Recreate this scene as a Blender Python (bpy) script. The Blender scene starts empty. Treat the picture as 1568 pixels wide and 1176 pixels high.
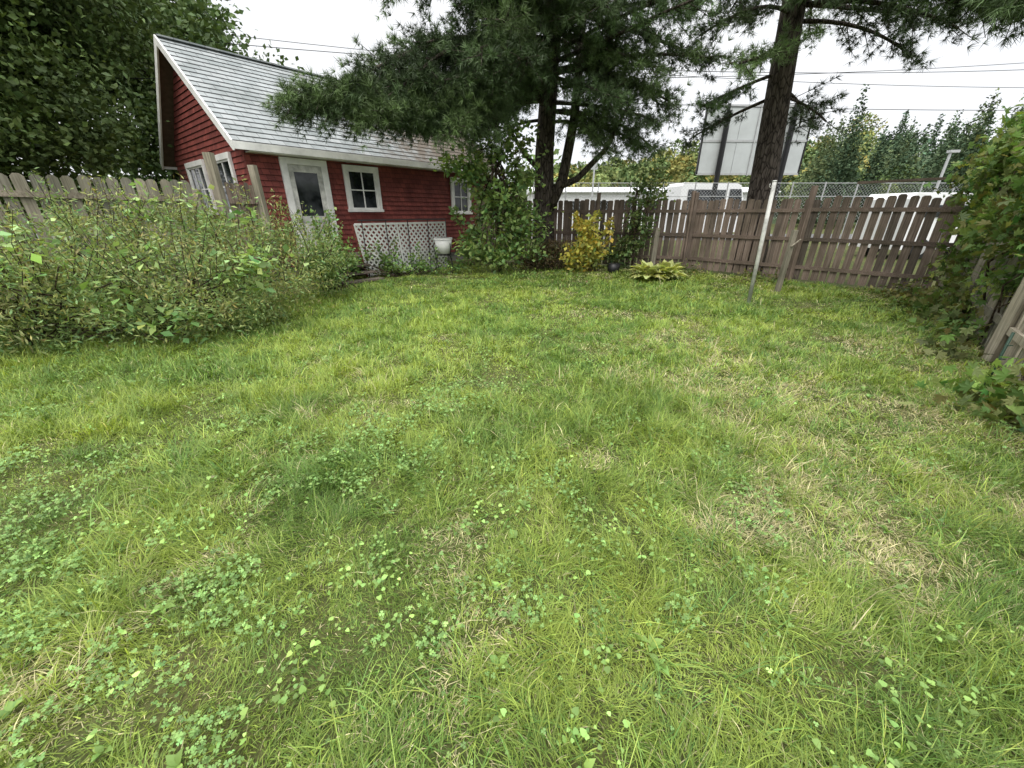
import bpy, math, random, time
import numpy as np
from mathutils import Vector, Matrix
rng=np.random.default_rng(7); random.seed(7)
scene=bpy.context.scene
scene.view_settings.view_transform='Standard'
scene.view_settings.look='None'; scene.view_settings.exposure=0

# ------------------------------------------------------------ helpers
def link(o): scene.collection.objects.link(o); return o
def empty(name,loc=(0,0,0),rz=0):
    e=bpy.data.objects.new(name,None); link(e); e.location=loc; e.rotation_euler=(0,0,rz); e.empty_display_size=.2; return e

class MB:
    def __init__(s): s.v=[]; s.f=[]; s.m=[]
    def face(s,pts,mi=0):
        b=len(s.v); s.v+= [tuple(p) for p in pts]; s.f.append(tuple(range(b,b+len(pts)))); s.m.append(mi)
    def hexa(s,c,mi=0):
        b=len(s.v); s.v+=[tuple(p) for p in c]
        for q in ((0,3,2,1),(4,5,6,7),(0,1,5,4),(1,2,6,5),(2,3,7,6),(3,0,4,7)):
            s.f.append(tuple(b+i for i in q)); s.m.append(mi)
    def box(s,x0,x1,y0,y1,z0,z1,mi=0):
        s.hexa([(x0,y0,z0),(x1,y0,z0),(x1,y1,z0),(x0,y1,z0),(x0,y0,z1),(x1,y0,z1),(x1,y1,z1),(x0,y1,z1)],mi)
    def beam(s,p,q,w,h,mi=0,up=(0,0,1)):
        p=Vector(p);q=Vector(q);d=(q-p).normalized();u=Vector(up)
        if abs(d.dot(u))>.98: u=Vector((0,1,0))
        a=d.cross(u).normalized()*w/2; b=a.cross(d).normalized()*h/2
        s.hexa([p-a-b,p+a-b,q+a-b,q-a-b,p-a+b,p+a+b,q+a+b,q-a+b],mi)
    def tube(s,pts,rad,n=8,mi=0,cap=True):
        pts=[Vector(p) for p in pts]; b=len(s.v); prev=None
        for i,p in enumerate(pts):
            d=(pts[min(i+1,len(pts)-1)]-pts[max(i-1,0)]).normalized()
            a=prev if prev else (Vector((1,0,0)) if abs(d.x)<.9 else Vector((0,1,0)))
            a=(a-d*a.dot(d)).normalized(); prev=a; c=d.cross(a)
            for k in range(n):
                t=2*math.pi*k/n; s.v.append(tuple(p+(a*math.cos(t)+c*math.sin(t))*rad[i]))
        for i in range(len(pts)-1):
            for k in range(n):
                k2=(k+1)%n; s.f.append((b+i*n+k,b+i*n+k2,b+(i+1)*n+k2,b+(i+1)*n+k)); s.m.append(mi)
        if cap:
            s.f.append(tuple(b+k for k in reversed(range(n)))); s.m.append(mi)
            e=b+(len(pts)-1)*n; s.f.append(tuple(e+k for k in range(n))); s.m.append(mi)
    def build(s,name,mats,parent=None,smooth=False,bevel=0):
        me=bpy.data.meshes.new(name); me.from_pydata(s.v,[],s.f)
        for m in mats: me.materials.append(m)
        me.polygons.foreach_set('material_index',s.m)
        if smooth: me.polygons.foreach_set('use_smooth',[True]*len(s.f))
        me.update(); o=bpy.data.objects.new(name,me); link(o)
        if parent: o.parent=parent
        if bevel:
            b=o.modifiers.new('b','BEVEL'); b.width=bevel; b.segments=2; b.limit_method='ANGLE'
        return o

class Cloud:
    def __init__(s): s.V=[];s.F=[];s.C=[];s.n=0
    def add(s,tv,tf,pos,R,scale,col):
        N=len(pos)
        if N==0: return
        tv=np.asarray(tv,float); tf=np.asarray(tf,int)
        scale=np.asarray(scale,float)
        if scale.ndim==1: scale=np.repeat(scale[:,None],3,1)
        T=tv[None]*scale[:,None,:]
        V=np.einsum('nij,nkj->nki',R,T)+np.asarray(pos)[:,None,:]
        k=len(tv); F=tf[None]+ (np.arange(N)*k)[:,None,None]+s.n
        s.V.append(V.reshape(-1,3)); s.F.append(F.reshape(-1,3)); s.n+=N*k
        c=np.ones((N,k,4)); c[:,:,:3]=np.asarray(col)[:,None,:]; s.C.append(c.reshape(-1,4))
    def build(s,name,mat,parent=None,smooth=False):
        V=np.concatenate(s.V).astype(np.float32);F=np.concatenate(s.F).astype(np.int32);C=np.clip(np.concatenate(s.C),0,1).astype(np.float32)
        me=bpy.data.meshes.new(name); me.vertices.add(len(V)); me.vertices.foreach_set('co',V.ravel())
        me.loops.add(F.size); me.loops.foreach_set('vertex_index',F.ravel())
        me.polygons.add(len(F)); me.polygons.foreach_set('loop_start',np.arange(0,F.size,3,dtype=np.int32))
        me.update(calc_edges=True)
        a=me.attributes.new('Col','FLOAT_COLOR','POINT'); a.data.foreach_set('color',C.ravel())
        me.materials.append(mat)
        o=bpy.data.objects.new(name,me); link(o); print(name,len(F))
        if parent: o.parent=parent
        return o

def vnoise(x,y,scale,seed):
    g=np.random.default_rng(seed).random((256,256))
    X=x/scale+100.3;Y=y/scale+100.7
    xi=np.floor(X).astype(int);yi=np.floor(Y).astype(int);fx=X-xi;fy=Y-yi
    fx=fx*fx*(3-2*fx);fy=fy*fy*(3-2*fy)
    a=g[xi%256,yi%256];b=g[(xi+1)%256,yi%256];c=g[xi%256,(yi+1)%256];d=g[(xi+1)%256,(yi+1)%256]
    return (a*(1-fx)+b*fx)*(1-fy)+(c*(1-fx)+d*fx)*fy
def basis(d,spin=None):
    d=np.asarray(d,float); d=d/np.linalg.norm(d,axis=1,keepdims=True); N=len(d)
    r=rng.normal(size=(N,3)); a=np.cross(r,d); a/=np.linalg.norm(a,axis=1,keepdims=True)+1e-9
    b=np.cross(d,a); return np.stack([a,b,d],axis=2)
def rz_tilt(ang,tilt):
    N=len(ang);c,s=np.cos(ang),np.sin(ang);ct,st=np.cos(tilt),np.sin(tilt)
    R=np.zeros((N,3,3))
    R[:,0,0]=c;R[:,1,0]=s
    R[:,0,1]=-s*ct;R[:,1,1]=c*ct;R[:,2,1]=-st
    R[:,0,2]=-s*st;R[:,1,2]=c*st;R[:,2,2]=ct
    return R

# ------------------------------------------------------------ materials
def newmat(name):
    m=bpy.data.materials.new(name); m.use_nodes=True; nt=m.node_tree; bs=nt.nodes['Principled BSDF']; return m,nt,bs
def N(nt,t,**kw):
    n=nt.nodes.new(t)
    for k,v in kw.items():
        if k in n.inputs: n.inputs[k].default_value=v
        else: setattr(n,k,v)
    return n
def ramp(nt,fac,stops):
    r=nt.nodes.new('ShaderNodeValToRGB'); e=r.color_ramp.elements
    while len(e)<len(stops): e.new(.5)
    for i,(p,c) in enumerate(stops): e[i].position=p; e[i].color=(*c,1)
    nt.links.new(fac,r.inputs[0]); return r
def coords(nt,scale=(1,1,1),out='Object'):
    t=nt.nodes.new('ShaderNodeTexCoord'); m=nt.nodes.new('ShaderNodeMapping'); m.inputs['Scale'].default_value=scale
    nt.links.new(t.outputs[out],m.inputs[0]); return m.outputs[0]
def mixc(nt,f,a,b,mode='MIX'):
    m=nt.nodes.new('ShaderNodeMix'); m.data_type='RGBA'; m.blend_type=mode
    for s,v in ((0,f),(6,a),(7,b)):
        if isinstance(v,bpy.types.NodeSocket): nt.links.new(v,m.inputs[s])
        elif s==0: m.inputs[0].default_value=v
        else: m.inputs[s].default_value=(*v,1)
    return m.outputs[2]
def bump(nt,bs,h,strength=.3,dist=.01):
    b=nt.nodes.new('ShaderNodeBump'); b.inputs['Strength'].default_value=strength; b.inputs['Distance'].default_value=dist
    nt.links.new(h,b.inputs['Height']); nt.links.new(b.outputs[0],bs.inputs['Normal'])
def simple(name,col,rough=.6,metal=0,var=.25,scale=6,spec=.4):
    m,nt,bs=newmat(name); n=N(nt,'ShaderNodeTexNoise',Scale=scale,Detail=6.0,Roughness=.65); nt.links.new(coords(nt),n.inputs['Vector'])
    lo=tuple(c*(1-var) for c in col); hi=tuple(min(1,c*(1+var*.5)) for c in col)
    r=ramp(nt,n.outputs['Fac'],[(.3,lo),(.7,hi)]); nt.links.new(r.outputs[0],bs.inputs['Base Color'])
    bs.inputs['Roughness'].default_value=rough; bs.inputs['Metallic'].default_value=metal; bs.inputs['Specular IOR Level'].default_value=spec
    return m
def leafmat(name,trans=.3,rough=.55,spec=.25):
    m,nt,bs=newmat(name); a=nt.nodes.new('ShaderNodeAttribute'); a.attribute_name='Col'
    nt.links.new(a.outputs['Color'],bs.inputs['Base Color']); bs.inputs['Roughness'].default_value=rough; bs.inputs['Specular IOR Level'].default_value=spec
    if trans<=0: return m
    t=nt.nodes.new('ShaderNodeBsdfTranslucent'); c=mixc(nt,1.0,a.outputs['Color'],(1.3,1.25,.6),'MULTIPLY'); nt.links.new(c,t.inputs['Color'])
    x=nt.nodes.new('ShaderNodeMixShader'); x.inputs[0].default_value=trans
    nt.links.new(bs.outputs[0],x.inputs[1]); nt.links.new(t.outputs[0],x.inputs[2]); nt.links.new(x.outputs[0],nt.nodes['Material Output'].inputs['Surface'])
    return m
def woodmat(name,c0,c1,c2,zs=.5):
    m,nt,bs=newmat(name); v=coords(nt,(14,14,zs)); n=N(nt,'ShaderNodeTexNoise',Scale=3.0,Detail=7.0,Roughness=.7); nt.links.new(v,n.inputs['Vector'])
    v2=coords(nt,(1,1,1)); n2=N(nt,'ShaderNodeTexNoise',Scale=1.7,Detail=4.0); nt.links.new(v2,n2.inputs['Vector'])
    g=nt.nodes.new('ShaderNodeNewGeometry')
    r=ramp(nt,n.outputs['Fac'],[(.28,c0),(.52,c1),(.75,c2)])
    r2=ramp(nt,g.outputs['Random Per Island'],[(0,(.6,.62,.63)),(.5,(.95,.92,.9)),(1,(1.2,1.17,1.15))])
    o=mixc(nt,1.0,r.outputs[0],r2.outputs[0],'MULTIPLY'); r3=ramp(nt,n2.outputs['Fac'],[(.35,(.65,.68,.64)),(.65,(1.1,1.1,1.1))])
    o=mixc(nt,1.0,o,r3.outputs[0],'MULTIPLY'); nt.links.new(o,bs.inputs['Base Color']); bs.inputs['Roughness'].default_value=.85; bs.inputs['Specular IOR Level'].default_value=.2
    bump(nt,bs,n.outputs['Fac'],.6,.006); return m

M_leaf=leafmat('leaf_mat',.3); M_needle=leafmat('needle_mat',0,.5,.3); M_grass=leafmat('grass_mat',.33,.5,.3); M_clover=leafmat('clover_mat',.25,.5,.3)
M_far=leafmat('far_leaf_mat',0,.8,.05); M_tree=leafmat('tree_leaf_mat',.15,.6,.2)
M_fence_r=woodmat('cedar_weathered',(.09,.07,.058),(.205,.16,.133),(.37,.31,.265))
M_fence_l=woodmat('grey_weathered',(.13,.115,.09),(.30,.275,.22),(.45,.42,.35))
M_white=simple('white_paint',(.76,.76,.74),.5,0,.22,3)
M_whitedirty=simple('white_paint_dirty',(.58,.58,.55),.6,0,.5,5)
M_black=simple('black_metal',(.02,.02,.022),.4,.3)
M_greym=simple('galvanised',(.45,.46,.47),.45,.3,.15)
M_panel=simple('sign_back_alu',(.50,.53,.54),.5,.1,.15,.8)
M_conc=simple('foundation_concrete',(.25,.24,.22),.9)
M_soffit=simple('soffit_wood',(.10,.07,.05),.85,0,.4,8)
M_deck=woodmat('deck_wood',(.09,.07,.06),(.17,.14,.12),(.26,.23,.2),14)

def glassmat():
    m,nt,bs=newmat('window_glass'); n=N(nt,'ShaderNodeTexNoise',Scale=2.2,Detail=3.0); nt.links.new(coords(nt),n.inputs['Vector'])
    r=ramp(nt,n.outputs['Fac'],[(.4,(.008,.01,.012)),(.62,(.05,.055,.06))]); nt.links.new(r.outputs[0],bs.inputs['Base Color'])
    bs.inputs['Roughness'].default_value=.06; bs.inputs['Specular IOR Level'].default_value=.35; return m
M_glass=glassmat()

def bark(name,c0,c1):
    m,nt,bs=newmat(name); v=coords(nt,(1,1,.28)); n=N(nt,'ShaderNodeTexNoise',Scale=11.0,Detail=8.0,Roughness=.7); nt.links.new(v,n.inputs['Vector'])
    w=N(nt,'ShaderNodeTexVoronoi',Scale=13.0); w.feature='DISTANCE_TO_EDGE'; nt.links.new(v,w.inputs['Vector'])
    r=ramp(nt,n.outputs['Fac'],[(.35,c0),(.7,c1)]); r2=ramp(nt,w.outputs[0],[(0,(.25,.25,.25)),(.12,(1,1,1))])
    nt.links.new(mixc(nt,1.0,r.outputs[0],r2.outputs[0],'MULTIPLY'),bs.inputs['Base Color']); bs.inputs['Roughness'].default_value=.95; bs.inputs['Specular IOR Level'].default_value=.1
    ma=nt.nodes.new('ShaderNodeMath'); ma.operation='MULTIPLY'; nt.links.new(r2.outputs[0],ma.inputs[0]); nt.links.new(n.outputs['Fac'],ma.inputs[1])
    bump(nt,bs,ma.outputs[0],1.0,.04); return m
M_bark=bark('pine_bark',(.045,.036,.03),(.17,.145,.125)); M_stem=bark('stem_bark',(.06,.045,.03),(.14,.11,.08))

def siding():
    m,nt,bs=newmat('red_shingle_siding'); t=nt.nodes.new('ShaderNodeTexCoord'); s=nt.nodes.new('ShaderNodeSeparateXYZ'); nt.links.new(t.outputs['Object'],s.inputs[0])
    a=nt.nodes.new('ShaderNodeMath');nt.links.new(s.outputs[0],a.inputs[0]);nt.links.new(s.outputs[1],a.inputs[1])
    z=nt.nodes.new('ShaderNodeMath');nt.links.new(s.outputs[2],z.inputs[0]); z.inputs[1].default_value=-.3
    c=nt.nodes.new('ShaderNodeCombineXYZ'); nt.links.new(a.outputs[0],c.inputs[0]); nt.links.new(z.outputs[0],c.inputs[1])
    b=nt.nodes.new('ShaderNodeTexBrick'); nt.links.new(c.outputs[0],b.inputs['Vector'])
    b.inputs['Scale'].default_value=1; b.inputs['Brick Width'].default_value=.17; b.inputs['Row Height'].default_value=.125; b.inputs['Mortar Size'].default_value=.004; b.inputs['Mortar Smooth'].default_value=.3
    b.inputs['Color1'].default_value=(.25,.064,.052,1); b.inputs['Color2'].default_value=(.165,.044,.038,1); b.inputs['Mortar'].default_value=(.04,.014,.014,1)
    n=N(nt,'ShaderNodeTexNoise',Scale=2.5,Detail=8.0,Roughness=.7); nt.links.new(t.outputs['Object'],n.inputs['Vector'])
    r=ramp(nt,n.outputs['Fac'],[(.3,(.62,.64,.66)),(.7,(1.2,1.2,1.2))]); nt.links.new(mixc(nt,1.0,b.outputs['Color'],r.outputs[0],'MULTIPLY'),bs.inputs['Base Color'])
    bs.inputs['Roughness'].default_value=.75; bs.inputs['Specular IOR Level'].default_value=.25
    return m
M_siding=siding()
def roofing():
    m,nt,bs=newmat('grey_roof_shingle'); t=nt.nodes.new('ShaderNodeTexCoord'); s=nt.nodes.new('ShaderNodeSeparateXYZ'); nt.links.new(t.outputs['Object'],s.inputs[0])
    a=nt.nodes.new('ShaderNodeMath');a.operation='MULTIPLY';nt.links.new(s.outputs[1],a.inputs[0]);a.inputs[1].default_value=1/math.cos(math.atan2(2.42,3.25))
    c=nt.nodes.new('ShaderNodeCombineXYZ'); nt.links.new(s.outputs[0],c.inputs[0]); nt.links.new(a.outputs[0],c.inputs[1])
    b=nt.nodes.new('ShaderNodeTexBrick'); nt.links.new(c.outputs[0],b.inputs['Vector'])
    b.inputs['Scale'].default_value=1; b.inputs['Brick Width'].default_value=.32; b.inputs['Row Height'].default_value=.2026; b.inputs['Mortar Size'].default_value=.006
    b.inputs['Color1'].default_value=(.33,.35,.36,1); b.inputs['Color2'].default_value=(.25,.275,.285,1); b.inputs['Mortar'].default_value=(.1,.105,.11,1)
    n=N(nt,'ShaderNodeTexNoise',Scale=1.3,Detail=9.0,Roughness=.72); nt.links.new(t.outputs['Object'],n.inputs['Vector'])
    r=ramp(nt,n.outputs['Fac'],[(.3,(.6,.62,.6)),(.62,(1.1,1.1,1.1))])
    o=mixc(nt,1.0,b.outputs['Color'],r.outputs[0],'MULTIPLY')
    mr=nt.nodes.new('ShaderNodeMapRange'); nt.links.new(s.outputs[0],mr.inputs[0]); mr.inputs[1].default_value=1.5; mr.inputs[2].default_value=7.5; mr.inputs[3].default_value=-.13; mr.inputs[4].default_value=.35
    n2=N(nt,'ShaderNodeTexNoise',Scale=3.3,Detail=9.0,Roughness=.75); nt.links.new(t.outputs['Object'],n2.inputs['Vector'])
    ad=nt.nodes.new('ShaderNodeMath'); nt.links.new(mr.outputs[0],ad.inputs[0]); nt.links.new(n2.outputs['Fac'],ad.inputs[1])
    rr=ramp(nt,ad.outputs[0],[(.5,(0,0,0)),(.72,(1,1,1))]); o=mixc(nt,rr.outputs[0],o,(.12,.10,.08)); nt.links.new(o,bs.inputs['Base Color']); bs.inputs['Roughness'].default_value=.8; bs.inputs['Specular IOR Level'].default_value=.25
    return m
M_roof=roofing()

# ------------------------------------------------------------ world, sun, camera
w=bpy.data.worlds.new('World'); scene.world=w; w.use_nodes=True; nt=w.node_tree; bg=nt.nodes['Background']
sky=nt.nodes.new('ShaderNodeTexSky'); sky.sky_type='NISHITA'; sky.sun_disc=False; sky.sun_elevation=math.radians(55); sky.sun_rotation=math.radians(200)
tc=nt.nodes.new('ShaderNodeTexCoord'); sp=nt.nodes.new('ShaderNodeSeparateXYZ'); nt.links.new(tc.outputs['Generated'],sp.inputs[0])
mr=nt.nodes.new('ShaderNodeMapRange'); mr.interpolation_type='SMOOTHSTEP'; nt.links.new(sp.outputs[2],mr.inputs[0]); mr.inputs[1].default_value=.3; mr.inputs[2].default_value=.85
cl=N(nt,'ShaderNodeTexNoise',Scale=2.2,Detail=5.0); nt.links.new(tc.outputs['Generated'],cl.inputs['Vector'])
cr=ramp(nt,cl.outputs['Fac'],[(.3,(.88,.90,.93)),(.62,(1,1,1))])
grad=mixc(nt,mr.outputs[0],(11.6,11.7,11.9),(36,35.5,34.5)); 
cloud=mixc(nt,1.0,grad,cr.outputs[0],'MULTIPLY'); allc=mixc(nt,.06,cloud,sky.outputs[0])
nt.links.new(allc,bg.inputs['Color']); bg.inputs['Strength'].default_value=.1
sl=bpy.data.lights.new('sun','SUN'); sl.energy=1.5; sl.angle=math.radians(20); sl.color=(1,.95,.86)
so=bpy.data.objects.new('sun',sl); link(so); so.rotation_euler=(math.radians(35),0,math.radians(-20))

cam=bpy.data.cameras.new('camera'); co=bpy.data.objects.new('camera',cam); link(co); scene.camera=co
cam.sensor_width=36; cam.lens=589/1568*36; cam.clip_start=.05; cam.clip_end=4000
co.location=(0,0,1.6); co.rotation_euler=(math.radians(90-24),0,0)

# ------------------------------------------------------------ ground
def groundmat():
    m,nt,bs=newmat('lawn_soil'); v=coords(nt)
    n=N(nt,'ShaderNodeTexNoise',Scale=.9,Detail=9.0,Roughness=.7); nt.links.new(v,n.inputs['Vector'])
    n2=N(nt,'ShaderNodeTexNoise',Scale=45.0,Detail=6.0,Roughness=.7); nt.links.new(v,n2.inputs['Vector'])
    a=ramp(nt,n.outputs['Fac'],[(.35,(.06,.085,.028)),(.55,(.10,.11,.042)),(.72,(.14,.13,.06))])
    b=ramp(nt,n2.outputs['Fac'],[(.3,(.4,.4,.4)),(.7,(1.3,1.25,1.2))])
    nt.links.new(mixc(nt,1.0,a.outputs[0],b.outputs[0],'MULTIPLY'),bs.inputs['Base Color']); bs.inputs['Roughness'].default_value=.95; bs.inputs['Specular IOR Level'].default_value=.1
    bump(nt,bs,n2.outputs['Fac'],.8,.02); return m
g=MB(); g.face([(-1500,-1500,0),(1500,-1500,0),(1500,1500,0),(-1500,1500,0)]); g.build('ground',[groundmat()])
g=MB(); g.face([(-60,26,.004),(90,26,.004),(90,34,.004),(-60,34,.004)]); 
g.build('road',[simple('asphalt',(.09,.09,.09),.9,0,.2,20)])

# hillside
hs_r=[-3,.0,.08,.2,.40,.645,.72,.795,.88,.96,1.3,3]; hs_s=[.07,.08,.09,.115,.150,.155,.165,.205,.19,.21,.215,.2]
def slope(r): return np.interp(r,hs_r,hs_s)
xs=np.linspace(-150,330,90); ys=np.linspace(62,200,36)
hb=MB(); idx={}
def hillz(x,y):
    t=np.clip((y-62)/70,0,1); return slope(x/y)*y*.62*t*t*(3-2*t)-.05
for j,y in enumerate(ys):
    for i,x in enumerate(xs): idx[i,j]=len(hb.v); hb.v.append((x,y,float(hillz(x,y))))
for j in range(len(ys)-1):
    for i in range(len(xs)-1): hb.f.append((idx[i,j],idx[i+1,j],idx[i+1,j+1],idx[i,j+1])); hb.m.append(0)
hb.build('hill',[simple('hill_green',(.05,.08,.03),.95,0,.5,.3)],smooth=True)

LV=[(0,0,0),(-.32,.5,.1),(0,1,0),(.32,.5,.1)]; LF=[(0,3,2),(0,2,1)]
LN=[(0,0,0),(-.14,.5,.04),(0,1,0),(.14,.5,.04)]
def colvar(base,n,v=.25,hue=.12):
    base=np.asarray(base,float); b=np.exp(rng.normal(0,v,(n,1))); h=rng.normal(0,hue,(n,1))
    return np.clip(base*b*np.hstack([1+h,np.ones((n,1)),1-h*.5]),0.004,.9)
def far_forest(name,n,yr,rr,conif,hgt,cols,nleaf=420,ls=.9,wf=None):
    c=Cloud()
    for k in range(n):
        y=rng.uniform(*yr); r=rng.uniform(*rr); x=r*y; z0=float(hillz(x,y)) if y>62 else 0
        top=slope(r)*y*(.62+.38*(y-yr[0])/(yr[1]-yr[0])) + 1.6
        H=hgt*rng.uniform(.75,1.15); 
        if y>62: H=min(H*1.3,max(H*.6,top*rng.uniform(.8,1.08)-z0))
        W=H*(wf or (.2 if conif else .36))*rng.uniform(.8,1.2)
        u=rng.random(nleaf); 
        if conif:
            t=1-np.sqrt(u); a=rng.uniform(0,2*math.pi,nleaf)
            whorl=.5+.5*np.abs(np.sin(t*19+k+np.sin(a*2+k)*.8)); rad=W*(1-t)**.8*whorl*np.sqrt(rng.random(nleaf))
            z=z0+H*(.08+.92*t)-rad*.12
        else:
            t=rng.uniform(-1,1,nleaf); a=rng.uniform(0,2*math.pi,nleaf); rad=W*np.sqrt(1-t*t)*rng.random(nleaf)**.3; z=z0+H*.58+H*.42*t
        rad*=1+.25*np.sin(a*3+k)
        pos=np.stack([x+rad*np.cos(a),y+rad*np.sin(a),z],1)
        d=rng.normal(size=(nleaf,3)); d[:,2]+=.8
        base=np.array(cols[rng.integers(len(cols))])*math.exp(rng.normal(0,.15))
        c.add(LV,LF,pos,basis(d),rng.uniform(.5,1.2,nleaf)*ls,colvar(base,nleaf,.22,.06))
    return c.build(name,M_far)
far_forest('distant_deciduous_forest',170,(66,130),(.02,.78),False,10,[(.17,.21,.08),(.22,.23,.08),(.13,.18,.07),(.28,.25,.08),(.11,.16,.06)],520,.8)
far_forest('distant_conifer_forest',170,(64,130),(.6,1.5),True,13,[(.085,.125,.075),(.07,.11,.065),(.11,.155,.085),(.15,.19,.09)],500,.75)
far_forest('distant_treeline',60,(55,85),(-1.6,.1),False,8,[(.09,.14,.05),(.12,.17,.06)],260,1.1)
far_forest('roadside_pines',38,(44,58),(.66,1.45),True,11.8,[(.075,.11,.06),(.065,.10,.055),(.095,.135,.07),(.13,.17,.08)],2600,.33,.26)
far_forest('roadside_maples',14,(50,60),(.55,1.3),False,6.5,[(.12,.17,.06),(.16,.20,.07)],1600,.33)

# ------------------------------------------------------------ house
th=math.atan2(.766,.643)
house=empty('red_house',(-5.99,9.63,0),th)
RS=2.42/3.25; EZ=3.0; PZ=5.42
wl=MB(); X0,X1,Y0,Y1=.3,8.4,.3,6.2; ch=.125
def roofz(y): return EZ+RS*(y if y<=3.25 else 6.5-y)-.10
z=.3
while z<PZ-.1:
    z1=z+ch
    if z<roofz(.3)-.02:
        zt=min(z1,roofz(.3)); 
        wl.face([(X0,Y0-.022,z),(X1,Y0-.022,z),(X1,Y0,zt),(X0,Y0,zt)]); wl.face([(X0,Y0,z),(X1,Y0,z),(X1,Y0-.022,z),(X0,Y0-.022,z)])
        wl.face([(X1,Y1+.022,z),(X0,Y1+.022,z),(X0,Y1,zt),(X1,Y1,zt)])
    ya=max(Y0,(z+ch*.5-EZ+.1)/RS); yb=min(Y1,6.5-ya)
    if yb-ya>.05:
        wl.face([(X0-.022,yb,z),(X0-.022,ya,z),(X0,ya,z1),(X0,yb,z1)]); wl.face([(X0,yb,z),(X0,ya,z),(X0-.022,ya,z),(X0-.022,yb,z)])
        wl.face([(X1+.022,ya,z),(X1+.022,yb,z),(X1,yb,z1),(X1,ya,z1)])
    z=z1
wl.box(X0+.03,X1-.03,Y0+.03,Y1-.03,.05,2.9)
wl.build('walls',[M_siding],house)
fb=MB(); fb.box(X0+.02,X1-.02,Y0+.02,Y1-.02,0,.33); fb.build('foundation',[M_conc],house)
rf=MB(); n=20; L=3.25/n
for side in (0,1):
    for i in range(n):
        y0=i*L;y1=(i+1)*L+.01; z0=EZ+RS*y0+.035; z1=EZ+RS*y1+.015
        A=[(0,y0,z0),(8.7,y0,z0),(8.7,y1,z1),(0,y1,z1)]; B=[(0,y0,z0-.012),(8.7,y0,z0-.012),(8.7,y0,z0),(0,y0,z0)]
        if side: A=[(x,6.5-y,zz) for x,y,zz in reversed(A)]; B=[(x,6.5-y,zz) for x,y,zz in reversed(B)]
        rf.face(A); rf.face(B)
rf.beam((0,3.25,PZ+.03),(8.7,3.25,PZ+.03),.22,.03)
rf.build('roof_shingles',[M_roof],house)
ds=MB()
for s in (0,1):
    f=(lambda y:y) if not s else (lambda y:6.5-y)
    ds.hexa([(.03,f(.03),EZ-.07),(8.67,f(.03),EZ-.07),(8.67,f(3.25),PZ-.07),(.03,f(3.25),PZ-.07),(.03,f(.03),EZ+.01),(8.67,f(.03),EZ+.01),(8.67,f(3.25),PZ+.01),(.03,f(3.25),PZ+.01)])
ds.build('roof_deck',[M_soffit],house)
tr=MB()
for x in (-.012,8.712):
    for s in (0,1):
        f=(lambda y:y) if not s else (lambda y:6.5-y)
        dx=.02
        tr.hexa([(x-dx,f(-.02),EZ-.17),(x+dx,f(-.02),EZ-.17),(x+dx,f(3.25),PZ-.16),(x-dx,f(3.25),PZ-.16),(x-dx,f(-.02),EZ+.03),(x+dx,f(-.02),EZ+.03),(x+dx,f(3.25),PZ+.045),(x-dx,f(3.25),PZ+.045)])
tr.box(.01,8.69,-.03,0.0,EZ-.14,EZ+.012); tr.box(.01,8.69,6.5,6.53,EZ-.14,EZ+.012)
tr.box(.3,8.4,.0,.27,EZ-.16,EZ-.142)
tr.box(X0-.045,X0+.07,Y0-.045,Y0-.023,.3,2.85,1); tr.box(X0-.045,X0-.023,Y0-.0225,Y0+.07,.3,2.85,1)
tr.build('white_trim',[M_white,M_siding],house,bevel=.004)
def window(name,x0,x1,z0,z1,fw=.11,cols=2,rows=2,face='front',curt=True):
    b=MB(); 
    def B(a0,a1,d0,d1,zz0,zz1,mi):
        if face=='front': b.box(a0,a1,Y0-d1,Y0-d0,zz0,zz1,mi)
        else: b.box(X0-d1,X0-d0,a0,a1,zz0,zz1,mi)
    B(x0,x1,.02,.085,z1-fw,z1,0); B(x0-.02,x1+.02,.02,.11,z0,z0+fw*.6,0)
    B(x0,x0+fw,.02,.08,z0+fw*.6,z1-fw,0); B(x1-fw,x1,.02,.08,z0+fw*.6,z1-fw,0)
    ix0,ix1,iz0,iz1=x0+fw,x1-fw,z0+fw*.6,z1-fw
    B(ix0,ix1,.022,.03,iz0,iz1,1)
    s=.045
    B(ix0,ix1,.03,.06,iz0,iz0+s,0);B(ix0,ix1,.03,.06,iz1-s,iz1,0);B(ix0,ix0+s,.03,.058,iz0+s,iz1-s,0);B(ix1-s,ix1,.03,.058,iz0+s,iz1-s,0)
    for i in range(1,cols):
        c=ix0+(ix1-ix0)*i/cols; B(c-.015,c+.015,.03,.052,iz0+s,iz1-s,0)
    for i in range(1,rows):
        c=iz0+(iz1-iz0)*i/rows; B(ix0+s,ix1-s,.03,.049,c-.015,c+.015,0)
    b.build(name,[M_white,M_glass],house,bevel=.003)
window('window_1',2.56,3.62,1.62,2.78)
window('window_2',6.38,7.3,1.55,2.7)
window('gable_window_1',1.15,2.55,1.55,2.92,.13,2,2,'side')
window('gable_window_2',3.3,5.0,1.55,2.92,.13,3,2,'side')
d=MB(); dx0,dx1=.98,2.12; zb,zt=.60,2.82
d.box(dx0,dx1,Y0-.09,Y0-.02,zt-.14,zt,0); d.box(dx0,dx0+.15,Y0-.085,Y0-.02,zb,zt-.14,0); d.box(dx1-.15,dx1,Y0-.085,Y0-.02,zb,zt-.14,0)
a0,a1=dx0+.15,dx1-.15
d.box(a0,a1,Y0-.04,Y0-.02,zb,zt-.14,1)
for q in ((a0,a0+.13,zb,zt-.14),(a1-.13,a1,zb,zt-.14)): d.box(q[0],q[1],Y0-.06,Y0-.04,q[2],q[3],1)
for q in ((zb,zb+.2),(zb+.78,zb+.92),(zt-.3,zt-.14)): d.box(a0+.13,a1-.13,Y0-.058,Y0-.04,q[0],q[1],1)
d.box(a0+.13,a1-.13,Y0-.046,Y0-.04,zb+.92,zt-.3,2)
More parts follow.
